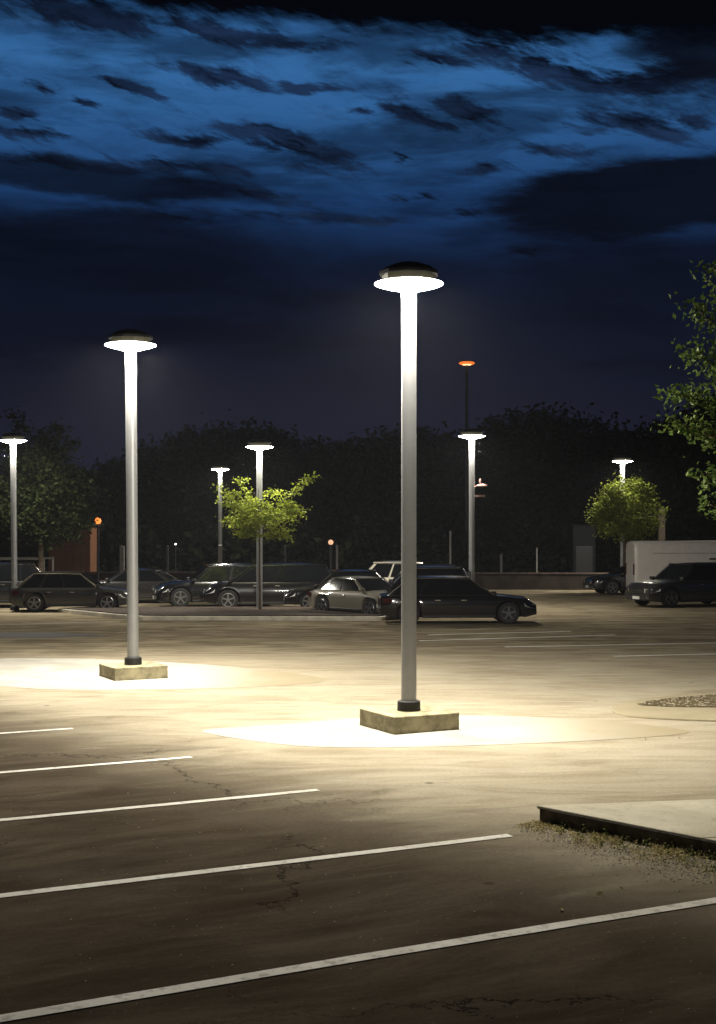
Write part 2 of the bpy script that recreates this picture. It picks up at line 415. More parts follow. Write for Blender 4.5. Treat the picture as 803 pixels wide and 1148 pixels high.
tag(sheet('ground', [(-700,-60),(700,-60),(700,1200),(-700,1200)], 0, M_ground), kind='structure')

def smooth_poly(pts, it=2):
    for _ in range(it):
        out = []
        for i, p in enumerate(pts):
            q = pts[(i+1) % len(pts)]
            out += [(p[0]*.75+q[0]*.25, p[1]*.75+q[1]*.25), (p[0]*.25+q[0]*.75, p[1]*.25+q[1]*.75)]
        pts = out
    return pts
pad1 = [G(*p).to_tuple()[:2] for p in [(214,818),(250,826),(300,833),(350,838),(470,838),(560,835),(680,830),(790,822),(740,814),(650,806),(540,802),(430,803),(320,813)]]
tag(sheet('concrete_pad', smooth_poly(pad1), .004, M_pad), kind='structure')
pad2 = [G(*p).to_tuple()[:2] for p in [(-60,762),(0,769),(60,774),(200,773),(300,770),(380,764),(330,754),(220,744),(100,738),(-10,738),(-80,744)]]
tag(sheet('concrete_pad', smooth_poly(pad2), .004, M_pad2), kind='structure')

# painted bay lines
def line(pts, wd, m=M_paint, z=.006, cap=None):
    pts = [Vector(p[:2]) for p in pts]; L, Rr = [], []
    fine = []
    for i in range(len(pts)-1):
        k = max(1, int((pts[i+1]-pts[i]).length/.3))
        fine += [pts[i].lerp(pts[i+1], j/k) for j in range(k)]
    fine.append(pts[-1]); r = random.Random(int(pts[0].y*100))
    for i, p in enumerate(fine):
        d = (fine[min(i+1, len(fine)-1)]-fine[max(i-1, 0)]).normalized(); n = Vector((-d.y, d.x))
        L.append(p+n*(wd/2+r.uniform(-.003, .003))); Rr.append(p-n*(wd/2+r.uniform(-.003, .003)))
    poly = L+Rr[::-1]; k = len(L)
    me = bpy.data.meshes.new('bay_line'); me.from_pydata([(p.x, p.y, z) for p in poly], [], [(i, i+1, 2*k-2-i, 2*k-1-i) for i in range(k-1)]); me.update()
    if me.polygons[0].normal.z < 0: me.flip_normals()
    me.materials.append(m); o = bpy.data.objects.new('bay_line', me); C.objects.link(o); return tag(o, kind='structure')
def pl(*px): return [G(*p) for p in px]
def ext(a, c, k):   # extend a line beyond its first point
    return [a+(a-c).normalized()*k, a, c]
line(ext(*pl((0,1143),(803,1010)), 4)[:2]+pl((400,1075),(640,1036),(803,1010),(900,994)), .118)
line(ext(*pl((0,1005),(572,937)), 4), .115)
line(ext(*pl((0,920),(357,886)), 4), .11)
line(ext(*pl((0,866.5),(215,849)), 5), .11)
line(ext(*pl((0,822.5),(82,817)), 6), .11)
for a, c in [((566,725.5),(860,720)), ((688,736),(880,731.5)), ((470,718.5),(690,712)), ((480,712),(640,708))]:
    line(pl(a, c), .19, M_paint)
line(pl((440,699.6),(606,697.2)), .16, M_paint)
line(pl((-20,701),(135,697)), .12, M_paintf)
# darker flat patch laid on the ground far left
tag(sheet('dark_patch', [G(*p)[:2] for p in [(-60,709),(60,709),(112,711.5),(122,713.5),(60,715),(-60,716)]], .004, mat('patch_dark', (.035,.03,.022), .8, var=.3), .06, 3), kind='structure')

# the raised pavement corner at the right, near
ki = empty('kerbed_pavement', (0,0,0), 'raised pale concrete pavement corner with dark kerb face beside the weeds', 'pavement')
del ki['category'], ki['label']; tag(ki, kind='structure')
e0 = Vector((1.66, 12.20)); e1 = Vector((2.985, 10.785)); dk = (e1-e0).normalized(); e2 = e0+dk*5.5
back = Vector((3.46, 12.52)); db = (back-e0).normalized(); e3 = e0+db*9
c0 = e0
round_ = [c0+dk*.10, c0+dk*.04+db*.0-(dk+db)*-.01, c0+db*.04+dk*.01, c0+db*.12]
out = round_[::-1]
poly = [c0+db*.14, c0+db*.05+dk*.012, c0+dk*.05+db*.012, c0+dk*.14, e2, Vector((9.5, 7.0)), e3]
inner_off = .15
nrm_k = Vector((-dk.y, dk.x)); nrm_k = nrm_k if nrm_k.dot(e3-e0) > 0 else -nrm_k
nrm_b = Vector((-db.y, db.x)); nrm_b = nrm_b if nrm_b.dot(e2-e0) > 0 else -nrm_b
MB().prism([tuple(p) for p in poly], -.02, .14).build('kerb', mat('shaded_kerb', (.10,.085,.065), .9, var=.4, vscale=5, bump=.6, bscale=30), ki, bevel=.018, seg=3)  # the front face's shade is put into the dark kerb colour
# pavement flags laid over the kerb block with open joints
t0 = c0 + (dk+db)*.012
joints = [0, 1.78, 3.5, 5.2, 7.0]
def pav(u0, u1, v0, v1):
    def pt(u, v): return t0+db*u+dk*v
    return [pt(u0, v0), pt(u1, v0), pt(u1, v1), pt(u0, v1)]
mbp = MB()
for i in range(4):
    for j in range(3):
        mbp.prism([tuple(p) for p in pav(joints[i]+(.006 if i else 0), joints[i+1], joints[j]+(.006 if j else 0), joints[j+1])], .12, .152)
mbp.build('paving_flags', M_walk, ki, bevel=.014, seg=3)

# small low island further right
isl = [G(*p).to_tuple()[:2] for p in [(684,798),(690,792),(715,786),(760,781),(803,777.5),(880,773),(930,812),(803,809.5),(740,807),(700,804)]]
ib = MB().prism(smooth_poly(isl), -.02, .03).build('low_island', M_tan, None, bevel=.015); tag(ib, kind='structure')
gi = [G(*p).to_tuple()[:2] for p in [(706,792),(740,786),(803,780),(870,776),(900,796),(803,795.5),(740,794.5)]]
tag(sheet('dirt_patch', smooth_poly(gi), .035, M_gravel, .02, 5), kind='structure')

def leaves_mesh(name, pts, size, m, parent=None, up=.3, asp=.55, seed=1):
    r = np.random.default_rng(seed); n = len(pts)
    a = r.normal(size=(n, 3)); a[:, 2] *= .7; a /= np.linalg.norm(a, axis=1)[:, None]
    nn = r.normal(size=(n, 3)); nn[:, 2] += up; c = np.cross(a, nn); c /= np.linalg.norm(c, axis=1)[:, None]
    s = size*(.6+.8*r.random(n))[:, None]
    mid = pts + np.cross(a, c)*s*.12
    v = np.stack([pts-a*s*.5, mid-c*s*asp*.5, pts+a*s*.5, mid+c*s*asp*.5], 1).reshape(-1, 3)
    me = bpy.data.meshes.new(name)
    me.vertices.add(4*n); me.vertices.foreach_set('co', v.ravel().astype(np.float32))
    me.loops.add(4*n); me.loops.foreach_set('vertex_index', np.arange(4*n, dtype=np.int32))
    me.polygons.add(n); me.polygons.foreach_set('loop_start', np.arange(0, 4*n, 4, dtype=np.int32))
    me.update(calc_edges=True); me.materials.append(m)
    o = bpy.data.objects.new(name, me); C.objects.link(o)
    if parent is not None: o.parent = parent
    return o

# weeds and gravel along the kerb
def strip_points(n, seed, wmin, wmax, grow=True, tmax=2.4):
    r = np.random.default_rng(seed); t = r.random(n)*tmax*.98+.0
    wd = (wmin+(wmax-wmin)*np.clip(t/1.2, 0, 1)) if grow else np.full(n, wmax)
    o = np.abs(r.normal(size=n))*.42*wd
    nk = -np.array(nrm_k)
    p = np.zeros((n, 3)); p[:, :2] = np.array(e0)+np.outer(t, np.array(dk)) + nk*(o[:, None]+.015)
    return p, t, r
p, t, r = strip_points(11000, 11, .30, .60)
dens = r.random(len(p)) < .45+.4*np.sin(t*9+np.sin(p[:, 0]*30))
p = p[dens]; t = t[dens]; p[:, 2] = .01+np.abs(r.normal(size=len(p)))*.010*(.5+t)
wo_ = leaves_mesh('kerb_weeds', p, .022, M_weed, up=1.2, asp=.3, seed=3)
tag(wo_, 'dry straw coloured weeds in the gutter below the dark kerb', 'weeds', kind='stuff')
p, t, r = strip_points(1500, 12, .15, .5); k = t > .35; p = p[k]; t = t[k]
tuft = np.sin(t*14)*np.cos(p[:, 0]*21) > .1
p = p[tuft]; t = t[tuft]; p[:, 2] = .02+np.abs(r.normal(size=len(p)))*.026
wg = leaves_mesh('green_weeds', p, .027, M_weedg, up=1, asp=.5, seed=4)
tag(wg, 'low green weed tufts growing against the dark kerb', 'weeds', kind='stuff')
def pebbles(name, P_, s0, s1, m, seed):
    r = random.Random(seed); mb = MB()
    ico = [(0,0,1),(.9,0,.3),(.2,.9,.3),(-.8,.5,.2),(-.7,-.6,.3),(.3,-.9,.2),(0,0,-.5)]
    fc = [(0,1,2),(0,2,3),(0,3,4),(0,4,5),(0,5,1),(6,2,1),(6,3,2),(6,4,3),(6,5,4),(6,1,5)]
    for q in P_:
        s = r.uniform(s0, s1); a = r.uniform(0, 6.28); sx_, sz_ = r.uniform(.7, 1.3), r.uniform(.4, .8)
        mb.add([(q[0]+s*(x*math.cos(a)*sx_-y*math.sin(a)), q[1]+s*(x*math.sin(a)*sx_+y*math.cos(a)), q[2]+s*z*sz_) for x, y, z in ico], fc)
    return mb.build(name, m, smooth=0)
p, t, r = strip_points(5200, 13, .35, .8)
tag(pebbles('gravel', p, .004, .013, M_stone, 2), 'loose gravel and grit spilled along the foot of the kerb', 'gravel', kind='stuff')
rr = random.Random(5)
pp = []
for _ in range(700):
    a_, b_ = rr.random(), rr.random()
    q = G(700+a_*190, 779+b_*16); pp.append((q.x, q.y, .035))
from mathutils.geometry import intersect_point_line
def inside(pt, pg):
    c = False; j = len(pg)-1
    for i in range(len(pg)):
        if (pg[i][1] > pt[1]) != (pg[j][1] > pt[1]) and pt[0] < (pg[j][0]-pg[i][0])*(pt[1]-pg[i][1])/(pg[j][1]-pg[i][1])+pg[i][0]: c = not c
        j = i
    return c
gis = smooth_poly(gi)
pp = [q for q in pp if inside(q, gis)]
tag(pebbles('island_gravel', pp, .012, .03, M_stone, 4), 'brown gravel scattered on the low tan island', 'gravel', kind='stuff')
# grit and dead leaves on the bay asphalt
gp = []
for _ in range(420):
    q = G(rr.uniform(-20, 820), rr.uniform(860, 1148)); gp.append((q.x, q.y, .0))
tag(pebbles('loose_grit', gp, .003, .008, M_stone, 6), 'tiny pale grit scattered over the dark parking bays', 'grit', kind='stuff')
lp = np.array([[*G(px, py)[:2], .014] for px, py in [(672,1003),(674,1000),(697,997),(667,1006),(630,1021),(724,830),(762,828)]])
tag(leaves_mesh('fallen_leaves', lp, .05, M_weed, up=4, seed=8), 'few dry fallen leaves on asphalt below the weeds', 'leaves', kind='stuff')

# planted median with kerbs
kb = MB()
mf0, mf1 = P(160, 41.0), P(428, 40.7); mb0, mb1 = P(100, 46.3), P(428, 46.0)
med = empty('median', (0,0,0), None, None); tag(med, kind='structure')
polyo = [mf0.to_tuple()[:2], mf1.to_tuple()[:2], (mf1.x+.6, 42.0), (mb1.x+.6, 45.2), mb1.to_tuple()[:2], mb0.to_tuple()[:2], (mb0.x-.9, 45.4), (mf0.x-1.2, 42.2)]
MB().prism(polyo, -.02, .13).build('kerb', M_kerb, med, bevel=.02)
cxm = sum(p[0] for p in polyo)/8; cym = sum(p[1] for p in polyo)/8
polyi = [(cxm+(x-cxm)*.975, cym+(y-cym)*.93) for x, y in polyo]
MB().prism(polyi, .10, .16).build('mulch_bed', M_mulch, med, smooth=0)

# low boundary wall
def wall(a, c, h, th, name, m, label, cat, cap=True):
    a, c = Vector(a), Vector(c); L = (c-a).length; ang = math.atan2(c.y-a.y, c.x-a.x)
    r = empty(name, a, label, cat, ang)
    MB().box((L/2, 0, h/2-.02), (L, th, h)).build('wall', m, r, bevel=.01)
    MB().box((L/2, 0, h+.03), (L+.1, th+.08, .07)).build('coping', mat('coping_concrete', (.10,.075,.065), .85, spec=.1, var=.3), r, bevel=.01)
    return r
wall((-26, 66.5, 0), (24, 63.0, 0), .78, .25, 'boundary_wall', mat('wall_render', (.04,.032,.027), .9, spec=.1, var=.3, vscale=1.5), 'long low dark boundary wall with coping behind the parked cars', 'wall')

# ------------------------------------------------------------------ lamps
def lamp(base, hz, label, tilt=0, slab=True, scale=1.0, group='mushroom head light poles of the car park', extra=None):
    r = empty('street_lamp', base, label, 'street lamp', 0, group, (0, tilt))
    zb = .24 if slab else 0.0
    if slab:
        s = MB(); s.box((0, 0, .11), (1.03, 1.03, .26), R(27.4)).build('concrete_base', M_base, r, bevel=.012)
    MB().lathe([(.165,zb-.005),(.165,zb+.02),(.16,zb+.13),(.115,zb+.15)], 24).build('base_collar', M_black, r, smooth=40)
    MB().lathe([(.108,zb),(.106,hz*.5),(.106,hz-.10)], 32).build('pole', M_pole, r, smooth=40)
    MB().lathe([(.108,hz-.10),(.2,hz-.082),(.34,hz-.045),(.48,hz-.003)], 40, cap=False).build('lens', M_lens if slab else M_lens_far, r, smooth=60, down=True)
    MB().lathe([(.483,hz-.004),(.486,hz+.0),(.45,hz+.012),(.37,hz+.03),(.12,hz+.04)], 40).build('upper_lens', M_lens2, r, smooth=60)
    MB().lathe([(.36,hz+.035),(.385,hz+.14)], 10).build('lamp_housing', M_house, r, smooth=20)
    MB().lathe([(.425,hz+.115),(.43,hz+.155),(.32,hz+.23),(.18,hz+.28),(.05,hz+.29)], 10, ang=.2).build('lamp_cap', M_cap, r, smooth=20)
    return r
lamp(G(458.5, 815.5)+Vector((0,0,0)), 6.23, 'nearest and tallest light pole, on a square tan concrete base right of centre', 0)
lamp(G(149.5, 759), 6.32, 'second nearest light pole, on its own concrete base in the left foreground', R(-.45))
lamp(P(16.5, 46.6), ZA(494, 46.6), 'light pole at the left edge in front of the large dark tree', R(-.5), False)
lamp(P(291, 45.4), ZA(501, 45.4), 'light pole rising out of the top of the spreading young tree', 0, False)
lamp(P(247, 70), ZA(526, 70), 'small distant light pole left of the spreading young tree', 0, False)
l6 = lamp(P(529, 46.8), ZA(489, 46.8), 'light pole with two small side brackets behind the dark wagon', 0, False)
lamp(P(698, 61.6), ZA(517, 61.6), 'distant light pole rising from the top of the round dense tree at right', 0, False)
z1 = ZA(545, 46.8); z2 = ZA(556, 46.8)
mr = mat('bracket_metal', (.35,.22,.19), .5, .2)
o = MB().tube([(.1,0,z1-.02),(.2,0,z1),(.30,0,z1)], .018).lathe([(.03,0),(.2,.03),(.19,.07),(.05,.11)], 16, (.36,0,z1-.03)).lathe([(.03,.1),(.035,.26),(.01,.3)], 10, (.3,0,z1-.02)).build('camera_dome', mr, l6)
o = MB().tube([(.1,0,z2),(.2,0,z2)], .018).box((.3,0,z2),(.34,.16,.07)).build('sign_bracket', mr, l6)

def plain_lamp(name, px, py, d, r_, m, label, cat='street lamp', pole=M_dpole, rad=.07, globe=False, group=None):
    o = empty(name, P(px, d), label, cat, group=group); h = ZA(py, d)
    MB().lathe([(rad*1.3,0),(rad,.4),(rad*.8,h-.02)], 12).build('pole', pole, o)
    if globe:
        MB().lathe([(.02,h-r_),(r_*.7,h-r_*.7),(r_,h),(r_*.7,h+r_*.7),(.02,h+r_)], 16).build('globe', m, o, smooth=90)
    else:
        MB().lathe([(.08,h-.02),(r_*.8,h+.03),(r_,h+.1),(r_*.85,h+.16)], 20).build('lens', m, o)
        MB().lathe([(.04,h-.04),(r_*.55,h-.005),(r_*.6,h+.06),(.04,h+.07)], 20).build('bulb', mat('bulb_glow', (.9,.7,.5), .4, emit=(1,.62,.28), estr=2.5), o)
        MB().lathe([(r_*.95,h+.165),(r_*.6,h+.24),(.05,h+.26)], 20).build('lamp_cap', M_cap, o)
    return o
plain_lamp('tall_street_lamp', 523.5, 409, 80, .5, M_orange, 'tall dark pole with an orange glowing head above the treeline', rad=.12)
plain_lamp('orange_lamp', 110, 584, 64, .17, M_orange2, 'short post with a small orange globe light by the brick shed', 'lamp', globe=True)
plain_lamp('yellow_lamp', 94, 563, 82, .11, mat('yellow_lens', (.9,.6,.3), .4, emit=(1,.55,.2), estr=5), 'tiny yellowish light above the orange globe light', 'lamp', globe=True)
plain_lamp('warm_lamp', 371, 608, 62, .13, M_warm, 'small dim pinkish globe light on a thin post behind the cars', 'lamp', globe=True)
plain_lamp('tiny_lamp', 197, 610, 70, .05, M_tiny, 'tiny white light on a thin post behind the black car', 'lamp', globe=True, rad=.03)

# thin posts behind the wall
posts = [(137,613,.11,'pale'),(188,613,.05,'dark'),(247,612,.10,'pale'),(320,613,.05,'dark'),(378,612,.06,'pale'),(505,596,.045,'pale'),(562,622,.06,'dark'),(602,615,.035,'pale')]
nm = ['pale square post just left of the second light pole','thin dark post behind the black car left of centre','pale post right below the small distant light pole',
      'thin post behind the minivan roof','pale thin post right of the dim globe light','tall thin pale post left of the bracketed light pole','short dark post right of the bracketed light pole','slim grey post near the middle of the bare wall']
for (px, py, r_, k), lb in zip(posts, nm):
    d = 68; h = ZA(py, d)
    o = MB().box((0,0,h/2), (r_*2,r_*2,h)).lathe([(r_*1.2,h),(r_*1.2,h+.03),(.01,h+.06)], 8).build('fence_post', mat('post_pale', (.22,.21,.2), .6, var=.2) if k == 'pale' else mat('post_dark', (.06,.06,.06), .6), None, smooth=20)
    o.location = P(px, d); tag(o, lb, 'post', 'slim posts behind the low wall')

# utility cabinet
cb = empty('utility_cabinet', P(653.5, 67.5), 'tall dark grey utility cabinet standing behind the low wall', 'cabinet')
hcb = ZA(590, 67.5); mcab = mat('cabinet_grey', (.012,.013,.014), .9, spec=.05, var=.15)
MB().box((0,0,hcb/2), (1.16,.9,hcb)).build('cabinet_body', mcab, cb, bevel=.02)
MB().box((0,-.46,hcb*.36), (.86,.03,hcb*.62)).build('cabinet_door', mat('cabinet_dark', (.011,.012,.012), .5), cb, bevel=.01)
MB().box((0,0,hcb+.03), (1.26,1.0,.06)).build('cabinet_lid', mcab, cb, bevel=.01)
o = MB().box((0,0,2.0), (.28,.28,4.0)).box((0,0,4.03),(.34,.34,.08)).build('wooden_post', mat('post_wood', (.07,.05,.035), .85, var=.3), None, smooth=0)
o.location = P(742, 66); tag(o, 'thick brown wooden post behind the round dense tree at right', 'post')

# brick shed
sh = empty('brick_shed', P(78, 68.5), 'small orange lit brick shed under the large dark tree', 'shed')
MB().box((0,1.2,1.6), (2.2,2.4,3.2)).build('wall', M_brick, sh, smooth=0)
MB().box((0,1.2,3.26), (2.6,2.8,.14)).build('roof', mat('shed_roof', (.05,.045,.04), .8), sh, bevel=.02)
dd = MB().box((.35,-.03,1.0), (.9,.06,2.0)).build('door', mat('shed_door', (.20,.09,.045), .6, var=.2), sh, bevel=.01)
MB().box((.02,-.08,1.0), (.04,.06,.14)).build('handle', M_chrome, dd)

# trolley shelter frame on the far left
cs = empty('rail_shelter', P(8, 53), 'pale tubular rail frame at the far left behind the grey hatchback', 'rail frame')
hr = ZA(626.5, 53); wr = 41/F*53
mt = mat('galvanised', (.42,.40,.36), .4, .4)
for xx in (-wr*1.3, wr):
    for yy in (0, 1.6):
        MB().tube([(xx,yy,0),(xx,yy,hr)], .045, 10).build('upright', mt, cs)
for yy in (0, 1.6):
    MB().box((-.15*wr,yy,hr), (2.3*wr+.09,.09,.09)).build('top_rail', mt, cs, bevel=.01)
    MB().tube([(-wr*1.3,yy,hr*.62),(wr,yy,hr*.62)], .025, 8).build('middle_rail', mt, cs)

# ------------------------------------------------------------------ trees
FLAT = [.62]
def crown_pts(seed, c, rad, nclump, per, spread, shell=.55, bottom=-1.0, shape=None):
    r = np.random.default_rng(seed); out = []
    k = 0
    while k < nclump:
        v = r.normal(size=3); v /= np.linalg.norm(v); q = v*(shell+(1-shell)*r.random()**.6)
        if q[2] < bottom: continue
        if shape is not None and not shape(q, r): continue
        cc = np.array(c)+q*np.array(rad); s = spread*(.6+.8*r.random())
        n = int(per*(.6+.8*r.random()))
        out.append(cc+r.normal(size=(n, 3))*s*np.array([1, 1, FLAT[0]])); k += 1
    return np.concatenate(out)
def tree(name, base, h, crown_c, rad, trunk_r, nclump, per, spread, leaf, m, label, cat='tree', seed=0, group=None, limbs=6, shell=.5, bottom=-1, extra=None, ttop=.75, shape=None):
    r_ = random.Random(seed); o = empty(name, base, label, cat, group=group)
    cz = crown_c[2]; zt = cz+rad[2]*ttop
    tb = MB(); n = 7; pts = []; rd = []
    for i in range(n):
        t = i/(n-1); pts.append((crown_c[0]*t**1.5+r_.uniform(-.03, .03)*h*.1*(i > 0), crown_c[1]*t+r_.uniform(-.03, .03)*h*.1*(i > 0), t*zt)); rd.append(trunk_r*(1.25 if i == 0 else 1-.85*t))
    tb.tube(pts, rd, 9)
    tips = []
    for j in range(limbs):
        a = 6.283*j/limbs+r_.uniform(-.4, .4); z0 = cz-rad[2]*.85+r_.random()*rad[2]*1.1
        t = z0/zt; s = Vector((crown_c[0]*max(t,0)**1.5, crown_c[1]*t, z0))
        e = Vector((crown_c[0]+math.cos(a)*rad[0]*.72, crown_c[1]+math.sin(a)*rad[1]*.72, min(z0+rad[2]*.75, cz+rad[2]*.7)))
        md = s.lerp(e, .5)+Vector((0,0,-.08*rad[2])); tb.tube([s, md, e], [trunk_r*.42, trunk_r*.25, trunk_r*.08], 6); tips.append(e)
    if extra is not None:
        for (s, e, q) in extra: tb.tube([Vector(s), (Vector(s)+Vector(e))*.5+Vector((0,0,-.05)), Vector(e)], [trunk_r*.35, trunk_r*.22, trunk_r*.08], 6)
    tb.build('trunk', M_bark, o)
    pts_ = crown_pts(seed, crown_c, rad, nclump, per, spread, shell, bottom, shape)
    if extra is not None:
        rr_ = np.random.default_rng(seed+5); add = [pts_]
        for (s, e, q) in extra:
            for k in range(q):
                t = min(1, .2+.8*(k+.6)/q+rr_.normal()*.03); cpt = np.array(s)*(1-t)+np.array(e)*t
                add.append(cpt+rr_.normal(size=(int(per*.55), 3))*spread*np.array([.8,.8,.42]))
        pts_ = np.concatenate(add)
    leaves_mesh('crown', pts_, leaf, m, o, seed=seed)
    return o
# spreading young tree in the median
def t1shape(q, r):
    return not (q[0] > .1 and q[2] > .25 and r.random() < .8) and not (q[0] > -.25 and q[0] < .25 and q[2] > .55)
FLAT[0] = .4
tree('young_tree', P(291.5, 44.2), 4.8, (-.05, 0, ZA(574, 44.2)), (1.38, 1.2, 1.05), .045, 66, 54, .155, .105, M_leaf_bright,
     'small young tree with spreading bright green leaves on the planted median', seed=21, shell=.25, limbs=9, bottom=-.8, shape=t1shape,
     extra=[((.1,0,ZA(580,44.2)), (1.85,-.1,ZA(533,44.2)), 9), ((.1,0,ZA(590,44.2)), (1.5,0,ZA(572,44.2)), 7), ((0,0,ZA(590,44.2)), (-1.4,0,ZA(546,44.2)), 9), ((0,0,ZA(585,44.2)), (-.7,.1,ZA(537,44.2)), 8), ((0,0,ZA(600,44.2)), (1.1,-.1,ZA(603,44.2)), 6)])
def t2shape(q, r):   # rounded cone
    return abs(q[0]) < .95*(1-.62*max(0, (q[2]+.15)))
FLAT[0] = .62
tree('round_tree', P(699.5, 60), 5, (.1, 0, ZA(573, 60)), (1.75, 1.6, 1.52), .09, 150, 46, .24, .15, M_leaf_mid,
     'dense rounded green tree lit from above beside the white van', seed=33, shell=.3, limbs=7, bottom=-.85, shape=t2shape)
# big dim tree on the left
tree('large_tree', P(46, 52), 8, (.0, 0, ZA(560, 52)), (2.3, 2.2, 1.9), .16, 210, 60, .28, .17, M_leaf_dim,
     'large dim leafy tree with a jagged top at the far left', seed=41, shell=.35, limbs=8, bottom=-.95,
     extra=[((-.2,0,ZA(530,52)), (-1.1,0,ZA(462,52)), 12), ((0,0,ZA(530,52)), (.7,.2,ZA(476,52)), 16), ((0,0,ZA(530,52)), (.0,.2,ZA(486,52)), 14), ((0,0,ZA(530,52)), (1.2,.2,ZA(495,52)), 12),((0,0,ZA(530,52)), (-1.6,.2,ZA(495,52)), 12)])
# overhanging tree at the right edge: trunk out of frame
d_r = 16.0
def pr(px, py, dd=0): return (P(px, d_r).x-P(905, d_r).x, dd, ZA(py, d_r))
tree('overhanging_tree', P(905, d_r), 7, (0, 0, ZA(420, d_r)), (1.0, 1.2, 1.8), .12, 130, 50, .17, .075, M_leaf_oak,
     'leafy green tree reaching into the picture from the right edge', seed=52, shell=.3, limbs=9, bottom=-.95,
     extra=[(pr(900,450), pr(800,300), 26), (pr(900,450), pr(778,342), 20), (pr(900,470), pr(756,440,.1), 26), (pr(900,470), pr(775,392), 20),
            (pr(900,520), pr(757,474,-.1), 24), (pr(900,520), pr(795,488), 12), (pr(900,580), pr(792,530), 18), (pr(900,590), pr(797,566), 12)])

# wood edge: background trees, one by one
bt = [(20,545,86,100),(80,530,84,90),(128,516,86,80),(170,493,90,95),(215,478,84,90),(262,468,86,105),(305,475,90,85),(345,488,88,85),(388,487,92,85),
      (432,480,87,90),(478,477,92,85),(520,484,96,80),(556,466,90,80),(600,446,84,92),(642,462,90,80),(682,466,88,85),(728,474,92,80),(770,445,80,76),(812,442,84,90),(865,450,86,90),(-40,520,88,90),(925,470,90,100)]
trees = []
words = ['leftmost visible','second from the left','low sloping','rising left','tall left','highest left','rounded','low','flat topped','middle','broad middle','low middle','stepped','tallest central','right shoulder','level right','lower right','tall right','right edge','partly screened far right','outermost left','outermost right']
protos = []
for i in range(4):
    pass
for i, (px, ty, d, wp) in enumerate(bt):
    h = ZA(ty, d); rx = wp/2/F*d*1.12; z0 = 1.0; rz_ = (h-z0)/2
    nb = {True: 'dark silhouetted tree of the wood'}[True]
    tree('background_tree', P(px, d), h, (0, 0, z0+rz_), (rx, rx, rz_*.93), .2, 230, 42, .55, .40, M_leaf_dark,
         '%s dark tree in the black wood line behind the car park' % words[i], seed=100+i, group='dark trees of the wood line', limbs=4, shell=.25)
# understorey that closes the wood
n = 15000; r = np.random.default_rng(9)
x = r.uniform(-34, 34, n); y = 77+r.random(n)*3; z = np.abs(r.random(n))*(3.4+1.1*np.sin(x*.7)+.8*np.sin(x*1.9+1))
tag(leaves_mesh('undergrowth', np.stack([x, y, z], 1), .5, M_leaf_dark, seed=9), 'dark mass of undergrowth closing the foot of the wood', 'undergrowth', kind='stuff')

